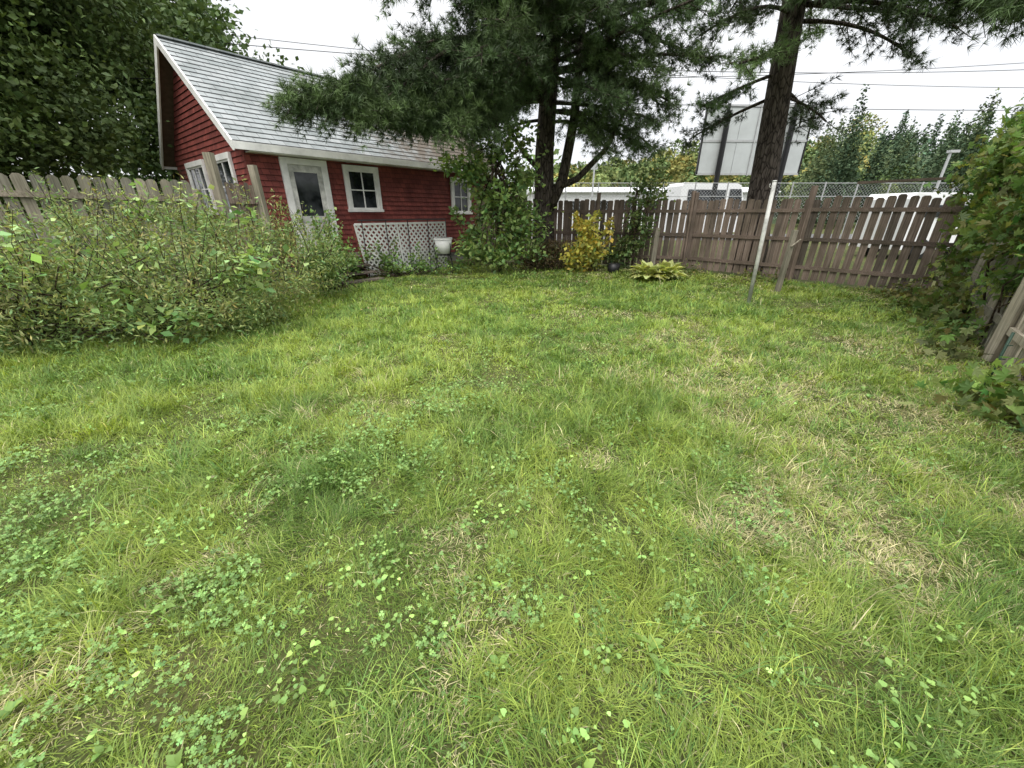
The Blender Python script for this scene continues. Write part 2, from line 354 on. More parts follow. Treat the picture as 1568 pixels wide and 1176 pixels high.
d.tube([(a1-.07,Y0-.06,zb+.95),(a1-.07,Y0-.12,zb+.95)],[.02,.03],10,3); d.box(dx0-.03,dx1+.03,Y0-.2,Y0-.02,zb-.05,zb,0)
d.build('front_door',[M_white,M_whitedirty,M_glass,M_black],house,bevel=.004)

# porch: deck + lattice + rail
por=empty('lattice_porch',(-5.99,9.63,0),th)
p=MB()
for i in range(9): p.box(.9,4.95,-.93+i*.135,-.93+i*.135+.125,.53,.56)
for x in (2.3,3.6,4.9):
    p.box(x-.045,x+.045,-.9,-.81,0,.53)
p.box(.9,4.95,-.9,-.87,.38,.528)
for i in range(3): p.box(1.0,2.1,-1.25-.28*i+.0,-.96-.28*i,.34-.15*i,.38-.15*i)
p.build('deck',[M_deck],por)
lt=MB(); W,H=2.8,1.3
lx=2.16; ly=-.95
def lp(x,z,y): return (lx+x-.2*(z/H)*(1-x/W),y,z+.03)
sp=.15
c=-H
while c<W:
    xa,xb=max(0,c),min(W,H+c)
    if xb-xa>.03: lt.beam(lp(xa,xa-c,ly),lp(xb,xb-c,ly),.006,.045,0,up=(0,0,1))
    c+=sp
c=0
while c<W+H:
    xa,xb=max(0,c-H),min(W,c)
    if xb-xa>.03: lt.beam(lp(xa,c-xa,ly-.0075),lp(xb,c-xb,ly-.0075),.006,.045,0)
    c+=sp
for q in (0,W*.42,W): lt.beam(lp(q,0,ly-.02),lp(q,H,ly-.02),.05,.016,0,up=(0,1,0))
lt.beam(lp(0,H,ly-.034),lp(W,H,ly-.034),.014,.05,0); lt.beam(lp(0,.02,ly-.034),lp(W,.02,ly-.034),.014,.05,0)
lt.beam(lp(-.05,0,ly-.03),lp(-.05,H,ly-.03),.035,.03,1)
lt.build('lattice',[M_white,M_siding],por)
rl=MB(); 
rl.tube([(lx-.1,ly-.05,1.42),(lx+W,ly-.05,1.42)],[.014]*2,8)
for q in (0,.7,1.4,2.1,2.8): rl.tube([(lx+q,ly-.05,.0),(lx+q,ly-.05,1.42)],[.011]*2,8)
rl.build('handrail',[M_black],por,True)

# ------------------------------------------------------------ fences
def dogboard(mb,base,dr,nr,w,t,h,clip,mi=0,lean=0):
    base=Vector(base);dr=Vector(dr);nr=Vector(nr);up=(Vector((0,0,1))+dr*lean).normalized()
    prof=[(-w/2,0),(w/2,0),(w/2,h-clip),(w/2-clip,h),(-w/2+clip,h),(-w/2,h-clip)]
    b=len(mb.v)
    for o in (-t/2,t/2):
        for x,z in prof: mb.v.append(tuple(base+dr*x+up*z+nr*o))
    n=6; mb.f.append(tuple(b+i for i in range(n))); mb.m.append(mi); mb.f.append(tuple(b+n+i for i in reversed(range(n)))); mb.m.append(mi)
    for i in range(n):
        j=(i+1)%n; mb.f.append((b+j,b+i,b+n+i,b+n+j)); mb.m.append(mi)
def fence(name,P,Q,h,bw,gap,mat,clip=.03,z0=.06,rails=(.35,1.0,1.65),post=2.4,posth=2.05,face=1,jit=.02,postw=.1,lean=.008,leanm=0):
    P=Vector((*P,0));Q=Vector((*Q,0));d=(Q-P);L=d.length;d.normalize();nr=Vector((d.y,-d.x,0))*face
    e=empty(name); b=MB(); x=bw/2
    while x<L:
        ww=bw*random.uniform(.93,1.04); 
        dogboard(b,P+d*x+Vector((0,0,z0)),d,nr,ww,.018,h+random.gauss(0,jit),clip,0,random.gauss(leanm,lean)); x+=bw+gap*random.uniform(.3,1.8)
    b.build('pickets',[mat],e)
    r=MB(); k=max(1,round(L/post))
    for i in range(k):
        a=P+d*(L*i/k+.05)+nr*.03; c=P+d*(L*(i+1)/k-.05)+nr*.03
        for zz in rails: r.beam(a+Vector((0,0,zz+random.gauss(0,.01))),c+Vector((0,0,zz+random.gauss(0,.012))),.038,.085)
    r.build('rails',[mat_h],e)
    q=MB()
    for i in range(k+1):
        a=P+d*(L*i/k)+nr*.055; q.beam(a,a+d*random.gauss(0,.02)+Vector((0,0,posth+random.gauss(0,.04))),postw,postw,0)
    q.build('posts',[mat],e,bevel=.006)
    return e
mat_h=woodmat('fence_rail_wood',(.09,.068,.057),(.18,.14,.117),(.28,.23,.195),14)
fence('wooden_fence',(5.3,12.2),(8.95,8.05),1.86,.145,.032,M_fence_r,posth=2.14)
fence('wooden_fence',(0.2,14.25),(5.25,12.25),1.9,.15,.024,M_fence_r,posth=2.15)
fence('wooden_fence',(-1.2,14.8),(0.15,14.25),1.9,.15,.02,M_fence_r,posth=2.15,post=1.4)
bm_=MB(); bm_.beam((7.6,9.52,2.2),(9.1,7.82,2.22),.09,.05); bm_.build('fence_top_beam',[mat_h])
mat_h=woodmat('fence_rail_grey',(.12,.10,.08),(.24,.21,.17),(.36,.33,.28),14)
fence('picket_fence',(-11.2,2.87),(-5.75,7.8),1.8,.14,.022,M_fence_l,clip=.04,z0=.33,rails=(.7,1.85),posth=1.95,jit=.006)
gt=empty('garden_gate'); g=MB()
g.beam((-5.55,8.12,0),(-5.53,8.1,2.6),.13,.13); g.beam((-5.05,8.62,0),(-5.08,8.6,2.45),.12,.12)
gp=Vector((-5.47,8.22,0)); gq=Vector((-5.13,8.55,0)); gd=(gq-gp).normalized()
for i in range(6):
    q=gp+(gq-gp)*((i+.5)/6); dogboard(g,q+Vector((0,0,.3)),gd,Vector((gd.y,-gd.x,0)),.07,.018,1.82+random.gauss(0,.02),.02,1)
for zz in (.7,1.8): g.beam(gp+Vector((.03,-.03,zz)),gq+Vector((.03,-.03,zz)),.03,.08,1)
g.build('gate_leaf_and_posts',[M_fence_l,M_fence_r],gt)

pl=MB(); pl.tube([(4.51,7.33,-.05),(4.47,7.33,1.2),(4.44,7.33,2.08)],[.034,.034,.032],14); pl.tube([(4.44,7.33,2.08),(4.44,7.33,2.1)],[.037,.03],14)
pl.tube([(4.44,7.33,1.98),(4.36,7.31,2.0),(4.36,7.31,2.05)],[.006]*3,6)
pl.build('clothesline_pole',[M_whitedirty],smooth=True)
st=MB(); st.beam((5.86,8.6,-.05),(5.9,8.62,1.27),.09,.09); st.beam((5.86,8.55,.95),(6.0,8.52,1.1),.04,.02); st.build('wooden_post',[M_fence_l],bevel=.006)
st=MB(); st.beam((4.2,12.0,-.05),(4.22,12.0,1.2),.13,.11); st.build('wooden_post',[M_fence_l],bevel=.008)
ps=empty('potted_plant_stand',(-1.95,11.6,0)); a=MB()
a.tube([(0,0,.52),(0,0,.54),(0,0,.95),(0,0,.95),(0,0,.6)],[.02,.19,.25,.22,.17],20); a.tube([(0,0,.91),(0,0,.955)],[.265,.265],20,cap=False)
a.build('white_bucket',[M_white],ps,True)
b=MB()
for s in (-1,1):
    b.tube([(s*.25,-.2,0),(s*.22,-.05,.3),(s*.2,.12,.52)],[.014]*3,6); b.tube([(s*.2,.25,0),(s*.22,0,.3),(s*.2,-.18,.5),(s*.24,-.3,.75),(s*.22,-.22,.82)],[.014]*5,6)
b.tube([(-.2,-.18,.5),(.2,-.18,.5)],[.012]*2,6);b.tube([(-.2,.12,.52),(.2,.12,.52)],[.012]*2,6);b.tube([(-.2,0,.51),(.2,0,.51)],[.012]*2,6)
for k in range(8):
    t=k/8*6.28; b.tube([(.45+.12*math.cos(t),0,.6+.12*math.sin(t)),(.45+.12*math.cos(t+.8),0,.6+.12*math.sin(t+.8))],[.01]*2,5)
b.tube([(.2,0,.5),(.45,0,.48)],[.01]*2,5)
b.build('metal_stand',[M_black],ps,True)
bp=MB(); bp.tube([(2.95,11.6,0),(2.95,11.6,.02),(2.95,11.6,.24),(2.95,11.6,.26),(2.95,11.6,.2)],[.14,.15,.19,.2,.17],18); bp.build('black_plant_pot',[M_black],smooth=True)

# ------------------------------------------------------------ foliage
def tube_path(mb,a,b,r0,r1,sag=0,n=5,seg=6,wob=.05):
    a=Vector(a);b=Vector(b);pts=[];rad=[]
    L=(b-a).length
    for i in range(n+1):
        t=i/n; p=a.lerp(b,t)+Vector((random.gauss(0,wob*L),random.gauss(0,wob*L),random.gauss(0,wob*L)-sag*0))*(1 if 0<i<n else 0)*.5+Vector((0,0,sag*4*t*(1-t)))
        pts.append(p); rad.append(r0+(r1-r0)*t)
    mb.tube(pts,rad,seg); return pts
def plant(name,base,blobs,nclump,lpc,ls,cols,tmpl=LV,tf=LF,crad=.35,trunk=(.15,3),nl=14,upb=.8,vv=.22,mat=None,shell=.45,wood=True,spikes=0,zsq=.6,hue=.12,sl=(.25,.6)):
    e=empty(name); c=Cloud(); cl=[]
    vol=np.array([b[3]*b[4]*b[5] for b in blobs])**.75; pr=vol/vol.sum()
    for k in range(nclump):
        b=blobs[rng.choice(len(blobs),p=pr)]
        d=rng.normal(size=3); d/=np.linalg.norm(d); r=rng.random()**shell
        cl.append(np.array([b[0]+d[0]*b[3]*r,b[1]+d[1]*b[4]*r,max(.05,b[2]+d[2]*b[5]*r)]))
    cl=np.array(cl)
    for q in cl:
        n=int(lpc*rng.uniform(.5,1.5)); p=q+rng.normal(size=(n,3))*crad*rng.uniform(.6,1.3)*np.array([1,1,zsq]); p[:,2]=np.abs(p[:,2])
        d=rng.normal(size=(n,3)); d[:,2]+=upb
        base_c=np.array(cols[rng.integers(len(cols))])*math.exp(rng.normal(0,.18))
        c.add(tmpl,tf,p,basis(d),rng.uniform(.6,1.25,n)*ls,colvar(base_c,n,vv,hue))
    m=MB()
    for k in range(spikes):
        b=blobs[rng.choice(len(blobs),p=pr)]; a=rng.uniform(0,6.28); rr=rng.random()**.5
        s=np.array([b[0]+b[3]*rr*math.cos(a)*.9,b[1]+b[4]*rr*math.sin(a)*.9,b[2]+b[5]*math.sqrt(max(0,1-rr*rr))*.7]); dv=np.array([math.cos(a)*rr*.6+rng.normal(0,.2),math.sin(a)*rr*.6+rng.normal(0,.2),1.0]); dv/=np.linalg.norm(dv)
        L=rng.uniform(*sl); t=s+dv*L; m.tube([s,(s+t)/2+rng.normal(0,.02,3),t],[.006,.005,.003],4,cap=False)
        n=int(20*L/.4); u=rng.random(n)[:,None]; p=s+(t-s)*u+rng.normal(0,.035,(n,3)); d=rng.normal(size=(n,3)); d[:,2]+=.5
        c.add(tmpl,tf,p,basis(d),rng.uniform(.6,1.2,n)*ls,colvar(cols[rng.integers(len(cols))],n,vv,hue))
    c.build('foliage',mat or M_leaf,e)
    if wood:
        B=Vector(base); r,h=trunk
        top=B+Vector((random.gauss(0,.1),random.gauss(0,.1),h)); 
        if h>1: tube_path(m,B,top,r,r*.6,0,5,9,.02)
        for k in range(nl):
            q=Vector(cl[rng.integers(len(cl))]); s=B.lerp(top,random.uniform(.35,1)) if h>1 else B+Vector((random.gauss(0,.15),random.gauss(0,.15),0))
            tube_path(m,s,q,r*.4 if h>1 else r,.008,.0,5,6,.07)
        m.build('branches',[M_stem],e,True)
    return e

MC=[(.085,.125,.036),(.10,.155,.045),(.068,.105,.033)]
plant('maple_tree',(-15.5,13,0),[(-15.5,13,6,3.4,3.0,3.2),(-13.5,11.5,7.5,2.4,2.2,2.6),(-14.4,13.4,9,2.8,2.6,2.4),(-12.2,14.2,7.4,2.0,1.8,2.2),(-13.6,12,4,2.6,2.2,2.0)],420,190,.17,MC,trunk=(.35,6),crad=.5,nl=30,mat=M_tree,shell=.33,vv=.14,hue=.05)
plant('maple_tree',(-15,8.5,0),[(-13.6,8.5,4.6,2.4,1.8,2.4),(-12.6,8.3,6.6,2.2,1.8,2.0),(-13,7,3.0,2.0,2,1.8),(-11.6,8.6,4.2,1.4,1.2,1.4),(-11.9,9.4,2.6,1.6,1.2,1.2)],330,190,.14,MC,trunk=(.3,4),crad=.4,nl=25,mat=M_tree,shell=.33,vv=.14,hue=.05)
plant('maple_tree',(-16,21,0),[(-16,21,8,3.4,3.0,3.4),(-18.5,20,9.5,3.5,3,4),(-12.6,21,7.0,2.2,2.2,2.6),(-15,20,4,4,2,2.5)],300,140,.26,[(.09,.14,.05),(.075,.12,.045)],trunk=(.35,6),crad=.6,nl=20,mat=M_tree,shell=.35,vv=.14,hue=.05)

# pine trees
tn=15; TV=[];TF=[]
for i in range(tn):
    a=rng.uniform(0,6.28); t=rng.uniform(.1,1.35); d=np.array([math.sin(t)*math.cos(a),math.sin(t)*math.sin(a),math.cos(t)]); s=np.cross(d,rng.normal(size=3)); s/=np.linalg.norm(s)
    l=rng.uniform(.75,1.1); TV+= [s*.036,-s*.036,d*l]; TF.append((3*i,3*i+1,3*i+2))
def pine(name,path,r0,limbs,cols,tl=.18):
    e=empty(name); m=MB(); k=len(path); m.tube(path,[r0*(1.25 if i==0 else 1-.75*i/k) for i in range(k)],16); 
    P=[];D=[];C=[]
    for (s,en,sag,nt_,tw,t0) in limbs:
        s=Vector(s);en=Vector(en);L=(en-s).length; ld=(en-s).normalized()
        pts=[]; n=8
        o1=Vector((random.gauss(0,.04*L),random.gauss(0,.04*L),random.gauss(0,.03*L)))
        for i in range(n+1):
            t=i/n; pts.append(s.lerp(en,t)+o1*math.sin(t*3.14)*1.0+Vector((0,0,sag*4*t*(1-t))))
        m.tube(pts,[.022+.011*L*(1-i/n) for i in range(n+1)],7)
        lc=np.array(cols[rng.integers(len(cols))])*math.exp(rng.normal(0,.2))
        side=ld.cross(Vector((0,0,1))).normalized()
        for j in range(nt_):
            t=random.uniform(t0,1)**.8; f=t*n; i0=min(int(f),n-1); p=pts[i0].lerp(pts[i0+1],f-i0)
            dv=(ld*random.uniform(.1,1)+side*random.gauss(0,.9)+Vector((0,0,random.gauss(-.08,.35)))).normalized()
            tl2=tw*random.uniform(.5,1.1)*(1.15-.5*t); q=p+dv*tl2+Vector((0,0,-.08*tl2))
            m.tube([p,q],[.012,.005],3,cap=False)
            nt2=int(4+tl2*9); tc_=math.exp(random.gauss(0,.2))
            for z in range(nt2):
                u=random.uniform(.15,1.05); pp=p.lerp(q,u)+Vector((random.gauss(0,.07),random.gauss(0,.07),random.gauss(0,.05)))
                P.append(pp[:]); dd=(dv+Vector((random.gauss(0,.5),random.gauss(0,.5),random.gauss(.15,.5)))); D.append(dd[:]); C.append(lc*tc_*math.exp(random.gauss(0,.18)))
    m.build('trunk_and_limbs',[M_bark],e,True)
    P=np.array(P);D=np.array(D);C=np.array(C); c=Cloud(); c.add(TV,TF,P,basis(D),rng.uniform(.75,1.2,len(P))*tl,C); c.build('needles',M_needle,e); return e
pc=[(.08,.125,.05),(.065,.105,.042),(.105,.16,.058)]
limbs=[]
for k in range(17):
    f=k/16; ex=-4.75+f*4.0+random.gauss(0,.12); ey=9.5+f*1.1+random.gauss(0,.2); ez=3.62-.12*f+random.gauss(0,.1)
    limbs.append(((1.0,13,4.7+random.uniform(-.3,.7)),(ex,ey,ez),.22,70,.9,.45))
for k in range(6):
    f=k/5; limbs.append(((1.0,13,5.5+random.uniform(-.3,.7)),(-3.5+f*3.0,10.2+random.gauss(0,.3),4.3+random.gauss(0,.15)),.25,54,1.0,.35))
for (en,z,sg,nt_) in [((-3.2,11.2,4.8),5.6,.3,40),
        ((-2.2,12.3,4.6),5.2,.2,40),((-2.3,10,5.6),7.0,.4,44),((3.9,11.5,4.1),5.0,.2,54),((4.4,13.5,4.4),5.4,.2,48),((3.2,10.8,4.6),6,.2,54),((3.6,12.5,3.3),4.2,.2,48),((2.4,11.4,3.1),3.9,.2,40),((5.0,12.5,5.2),6.4,.2,48),((-.6,10.8,4.2),5.0,.2,46),((2.2,10.5,4.0),5.0,.2,48),((4.6,14.5,3.5),4.2,.2,36),((3.4,11.2,3.7),4.4,.2,44),((-1,14,3.3),4,.1,25)]:
    limbs.append(((1.0,13,z),en,sg,nt_,1.0,.22))
for k in range(30):
    z=rng.uniform(4.5,9.5); a=rng.uniform(0,6.28); L=rng.uniform(2.8,4.7)*(1.15-z/20); limbs.append(((1.0,13,z),(1+L*math.cos(a)*.9,13+L*math.sin(a),z+rng.uniform(-.6,.6)),.2,28,.95,.22))
for k in range(26):
    z=rng.uniform(4.6,7.4); a=rng.uniform(3.5,6.1); L=rng.uniform(3.0,4.8); limbs.append(((1.0,13,z),(1+L*math.cos(a)*.85,13+L*math.sin(a)*.9,z+rng.uniform(-.5,.5)),.2,36,1.0,.22))
pine('pine_tree',[(1.0,13.1,-.1),(1.0,13.1,1.2),(.95,13.05,3.2),(1.05,13,5.5),(1.0,13,9),(1.0,13,11)],.36,limbs,pc)
m=MB(); m.tube([(1.15,13,1.7),(1.5,12.9,2.5),(1.75,12.9,4),(1.9,12.9,8)],[.16,.15,.13,.06],10); m.tube([(1.1,13,2.2),(1.9,12.7,2.5),(2.6,12.5,3.2),(3.2,12.4,4.4)],[.11,.09,.07,.03],8); m.tube([(.95,13,2.6),(.3,12.7,3.2),(-.5,12.5,4.3)],[.08,.06,.03],8)
o=m.build('side_leaders',[M_bark],bpy.data.objects['pine_tree'],True)
limbs=[]
for (en,z,sg,nt_) in [((4.4,11.6,5.4),6.0,.15,26),((5.0,10.6,4.6),5.6,.15,26),((4.9,12.0,4.1),4.9,.1,24),((9.6,11.6,5.0),5.9,.2,26),((9.0,10,5.0),6.2,.2,30),((8.6,8.2,4.9),6.3,.3,44),((7.6,7.3,4.9),6.6,.3,44),((9.4,8.6,5.0),6.8,.3,44),((9.0,7.2,4.9),6.8,.3,44),((10.6,10.6,5.6),6.8,.2,36),((5.6,9.0,5.2),6.4,.2,34),((5.3,13.5,3.6),4.4,.1,18),((8.5,13.5,3.9),4.6,.1,18),((8.3,12.1,3.8),4.4,.1,12),
    ((7.5,7.0,4.25),6.3,.5,60),((8.0,7.3,4.35),6.4,.5,60),((6.9,6.7,4.4),6.5,.5,50),((8.4,7.9,4.5),6.6,.5,56),((6.6,7.4,4.7),6.6,.5,44)]:
    limbs.append(((6.95,12.3,z),en,sg,nt_,.9,.5 if nt_>45 else .22))
for k in range(28):
    z=rng.uniform(6.0,9.5); a=rng.uniform(0,6.28); L=rng.uniform(2.5,5); limbs.append(((6.8,12.3,z),(6.8+L*math.cos(a),12.3+L*math.sin(a),z+rng.uniform(-.3,.5)),.2,30,.95,.22))
pine('pine_tree',[(7.25,12.3,-.1),(7.2,12.3,1.5),(7.05,12.3,3.5),(6.85,12.3,6.2),(6.7,12.3,10),(6.7,12.3,11)],.42,limbs,pc)

# shrubs: left border
FE=[(.21,.29,.11),(.17,.25,.09),(.26,.32,.12),(.28,.30,.13)]
bl=[(-6.9,4.75,.55,1.2,.95,.65),(-5.7,4.75,.52,1.0,.8,.7),(-4.6,5.3,.55,.95,.85,.68),(-3.85,5.85,.45,.7,.75,.55),(-6.2,5.9,.95,.85,.8,.72),(-5.3,6.4,1.0,.9,.75,.75),(-4.4,6.8,.85,.75,.7,.8),(-3.9,7.6,.7,.55,.65,.7)]
plant('garden_shrub',(-5.2,5.8,0),bl,560,78,.075,FE,LN,LF,.12,(.02,.5),60,.5,.25,shell=.3,spikes=260,zsq=.9,sl=(.25,.75))
VC=[(.22,.35,.12),(.18,.29,.09),(.26,.38,.15)]
plant('broadleaf_vine',(-6.4,5.0,0),[(-6.5,4.6,1.15,.9,.6,.25),(-5.6,4.7,1.15,.7,.5,.25),(-4.9,4.9,1.0,.6,.5,.3),(-4.4,4.7,.35,.5,.3,.3),(-5.4,6.3,1.65,.8,.6,.2),(-4.3,6.5,1.55,.6,.4,.2),(-3.6,5.6,.85,.4,.3,.3)],60,13,.13,VC,crad=.17,trunk=(.01,.5),nl=20,upb=1.6)
plant('garden_shrub',(-3.9,8.6,0),[(-4.1,8.5,.8,.45,.6,.65),(-3.7,8.0,.5,.4,.45,.4),(-4.15,9.5,.6,.4,.5,.5)],56,38,.085,[(.15,.24,.08),(.19,.28,.10)],crad=.15,trunk=(.015,.5),nl=25,spikes=34)
plant('young_ash_tree',(-.35,11.7,0),[(-.4,11.7,1.1,1.2,.7,.9),(-.3,11.7,2.2,.95,.6,.9),(-.1,11.8,3.3,.6,.4,.6),(.35,11.5,1.0,.7,.5,.8),(-1.3,11.7,2.7,.7,.4,.4),(-.9,11.5,.6,.8,.5,.5)],150,34,.15,[(.17,.26,.08),(.20,.30,.10),(.14,.21,.07)],crad=.2,trunk=(.05,3.2),nl=45,upb=1.0,spikes=24)
plant('porch_plants',(-3,10.9,0),[(-3.2,10.9,.25,.5,.3,.3),(-2.5,11.2,.22,.4,.3,.25),(-1.7,11.5,.15,.4,.3,.15),(-4.0,10.2,.3,.4,.4,.4)],44,30,.10,[(.15,.24,.07),(.12,.20,.06)],crad=.13,trunk=(.01,.3),nl=25,spikes=14)
plant('yellow_shrub',(2.3,12.0,0),[(2.3,12.0,.8,.5,.4,.55),(2.1,11.9,.4,.4,.3,.35)],56,20,.15,[(.50,.47,.10),(.42,.40,.09),(.26,.30,.08),(.52,.44,.10)],crad=.17,trunk=(.012,.4),nl=18,spikes=10)
plant('lilac_shrub',(3.7,12.3,0),[(3.7,12.2,1.2,.4,.3,.8),(3.9,12.2,2.3,.4,.3,.5),(3.4,12.4,.5,.5,.3,.5)],50,30,.12,[(.09,.14,.05),(.12,.17,.06)],crad=.17,trunk=(.03,2.3),nl=22)
plant('understory_shrub',(1.3,12.4,0),[(1.2,12.5,.4,.6,.4,.5),(.6,12.2,.3,.5,.3,.3)],60,50,.11,[(.15,.11,.06),(.09,.12,.04),(.18,.14,.08)],LN,LF,.16,(.015,.4),40)
plant('fence_edge_plants',(5,11,0),[(4.7,11.2,.12,.8,.5,.15),(6.4,10.1,.06,.8,.6,.08),(8.2,8.0,.1,.6,.5,.2),(7.6,6.9,.12,.6,.5,.25)],60,36,.08,[(.13,.19,.05),(.20,.20,.08)],crad=.13,wood=False)
plant('lawn_weed_patch',(-.6,9.3,0),[(-.6,9.4,.03,.5,.4,.04),(.3,10.6,.03,.8,.3,.04)],26,26,.06,[(.17,.27,.07)],crad=.1,wood=False)

# hosta
ho=Cloud(); hv=[(0,0,0),(-.22,.3,.12),(-.24,.6,.16),(0,1,-.1),(.24,.6,.16),(.22,.3,.12),(0,.5,.1)]; hf=[(0,6,1),(1,6,2),(2,6,3),(3,6,4),(4,6,5),(5,6,0)]
for (cx,cy,s) in ((3.45,10.1,1),(4.0,10.25,.95)):
    for (n,t0,t1,L0,L1,zz) in ((26,.05,.3,.34,.44,.08),(26,.35,.65,.34,.44,.14),(18,.7,1.2,.3,.4,.18)):
        a=np.arange(n)*2.4+rng.normal(0,.2,n); t=rng.uniform(t0,t1,n); R=rz_tilt(a,-t)
        rad=np.stack([-np.sin(a)*.1,np.cos(a)*.1,np.zeros(n)],1)
        ho.add(hv,hf,np.array([[cx,cy,zz]]*n)+rad+rng.normal(size=(n,3))*[.03,.03,.02],R,rng.uniform(L0,L1,n)*s,colvar((.46,.50,.2) ,n,.25,.06))
ho.build('hosta_plant',M_leaf)

# Virginia creeper on right fence
pv=[];pf=[]
for i,a in enumerate((-1.35,-.7,0,.7,1.35)):
    l=[.75,.95,1.05,.95,.75][i]; c_,s_=math.cos(a),math.sin(a); b=len(pv)
    for x,y,z in ((0,0,0),(-.2,.55,.06),(0,1,-.08),(.2,.55,.06)):
        x*=l;y*=l; pv.append((x*c_+y*s_,-x*s_+y*c_,z))
    pf+=[(b,b+3,b+2),(b,b+2,b+1)]
vb=[]
for y in np.arange(4.2,8.2,.5):
    x=4.4+.84*(y-2.4); 
    for z in (1.45,2.0,2.55): vb.append((x+rng.normal(0,.12)+.1*(z<1.6),y,z+rng.normal(0,.1),.48,.5,.38))
    if y>5.9: vb.append((x+.1,y,.7,.33,.45,.55))
vb+=[(6.9,6.0,.25,.3,.3,.2),(6.1,5.1,.12,.2,.3,.1),(4.15,2.9,.1,.2,.3,.1),(5.3,4.15,.1,.2,.3,.1)]
vine=plant('virginia_creeper',(7.2,5.6,0),vb,400,46,.085,[(.12,.20,.05),(.15,.24,.065),(.10,.17,.045),(.22,.30,.08),(.15,.17,.06)],pv,pf,.18,(.02,.5),45,.2,shell=.35,zsq=.9)
vine2=plant('climbing_vine',(6.35,4.85,0),[(6.2,4.75,.9,.12,.35,.4),(6.7,5.35,.6,.12,.3,.5),(5.75,4.2,1.3,.15,.4,.2)],30,16,.075,[(.13,.22,.06),(.2,.27,.08)],pv,pf,.1,(.012,.4),14,.2)
mat_h=M_fence_l
fence('old_board_fence',(2.62,.6),(8.78,7.9),1.5,.15,.05,M_fence_l,z0=.0,rails=(.4,1.2),posth=1.7,face=-1,jit=.12,lean=.07,leanm=.05)
sk=MB(); sk.tube([(4.45,3.3,0),(4.5,3.34,.62)],[.011,.011],8); 
for k in range(4): sk.tube([(4.45,3.3,.12+.13*k),(4.48,3.28,.125+.13*k)],[.008,.004],5)
sk.build('green_garden_stake',[simple('green_steel',(.015,.05,.03),.5)],smooth=True)

# ------------------------------------------------------------ lawn grass
def inlawn(x,y):
    return (x<3.95+(y-2.4)*.86+.05)&(x<5.2+(12.2-y)*.86)&(y<13.2-.1*x)&~((x<-4.4+.0*y)&(y>8.2))&(((x+5.2)*.766-(y-9.2)*.643>-0.3)|(y<9))
def pts(y0,y1,dens,xl=None):
    W=1.42*y1+1.6; n=int(dens*(y1-y0)*2*W); x=rng.uniform(-W,W,n); y=rng.uniform(y0,y1,n)
    k=(np.abs(x)<1.42*y+1.4)&inlawn(x,y)&(x>-8.5); return x[k],y[k]
gv=[(-.5,0,0),(.5,0,0),(-.38,.16,.55),(.38,.16,.55),(0,.5,.95)]; gf=[(0,1,3),(0,3,2),(2,3,4)]
gr=Cloud()
def dryness(x,y):
    d=.40*vnoise(x,y,.7,3)+.35*vnoise(x,y,.22,4)+.25*vnoise(x,y,.08,5)
    return d+.18*np.clip((x-.6)/2.0,0,1)*np.clip((7-y)/3,0,1)+.06*np.clip((y-7.5)/3,0,1)+.05*np.clip((x-3)/3,0,1)-.12*np.clip((1.0-x)/1.2,0,1)
for (y0,y1,dens,wd,hh) in ((.2,2.0,13500,.0032,.068),(2.0,3.6,8500,.0048,.068),(3.6,6,4700,.0072,.066),(6,9,2500,.0115,.06),(9,13.4,1400,.018,.055)):
    x,y=pts(y0,y1,dens); n=len(x)
    l2=vnoise(x,y,.2,12); lush=.35*vnoise(x,y,.8,11)+.35*l2+.3*vnoise(x,y,.38,14); dry=dryness(x,y)
    h=hh*(.25+1.9*np.clip((lush-.22)/.6,0,1)**1.5)*np.exp(rng.normal(0,.38,n))*np.where(dry>.58,.7,1)
    a0=vnoise(x,y,.22,21)*16; ang=a0+rng.normal(0,1.0,n); tilt=np.clip(rng.normal(.62,.42,n),-.2,1.4)
    pos=np.stack([x,y,np.zeros(n)],1)
    isdry=rng.random(n)<np.clip((dry-.47)*2.3,.05,.75)
    keep=rng.random(n)<np.clip(1.35-(dry-.45)*1.2,.6,1)
    g1=np.array([.205,.305,.055]);g2=np.array([.35,.42,.095]);g3=np.array([.078,.16,.036]); 
    t=np.clip(.55*vnoise(x,y,.9,31)+.55*vnoise(x,y,.28,33)-.05+rng.normal(0,.18,n),0,1); t=np.clip((t-.5)*1.45+.5,0,1)[:,None]
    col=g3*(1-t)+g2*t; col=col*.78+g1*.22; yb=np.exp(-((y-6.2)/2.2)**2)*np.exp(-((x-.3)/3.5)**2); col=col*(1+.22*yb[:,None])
    col*=np.exp(rng.normal(0,.24,(n,1)))
    dc=np.array([.48,.44,.26])*np.exp(rng.normal(0,.28,(n,1))); col=np.where(isdry[:,None],dc,col)
    tilt=np.where(isdry,np.clip(tilt+.45,0,1.45),tilt)
    k=keep
    gr.add(gv,gf,pos[k],rz_tilt(ang[k],tilt[k]),np.stack([np.full(n,wd)*np.exp(rng.normal(0,.25,n)),h,h],1)[k],col[k])
x,y=pts(.3,10,36); k=len(x); vn=vnoise(x,y,.9,11)
for i in range(k):
    if vn[i]<.42: continue
    n=20; px=x[i]+rng.normal(0,.045,n);py=y[i]+rng.normal(0,.045,n); h=rng.uniform(.09,.19,n)
    gr.add(gv,gf,np.stack([px,py,px*0],1),rz_tilt(rng.uniform(0,6.28)+rng.normal(0,.8,n),np.clip(rng.normal(.85,.3,n),0,1.35)),np.stack([np.full(n,.0034+.0007*y[i]),h,h],1),colvar(((.28,.39,.09) if i%2 else (.13,.23,.05)),n,.2))
gr.build('lawn_grass',M_grass)

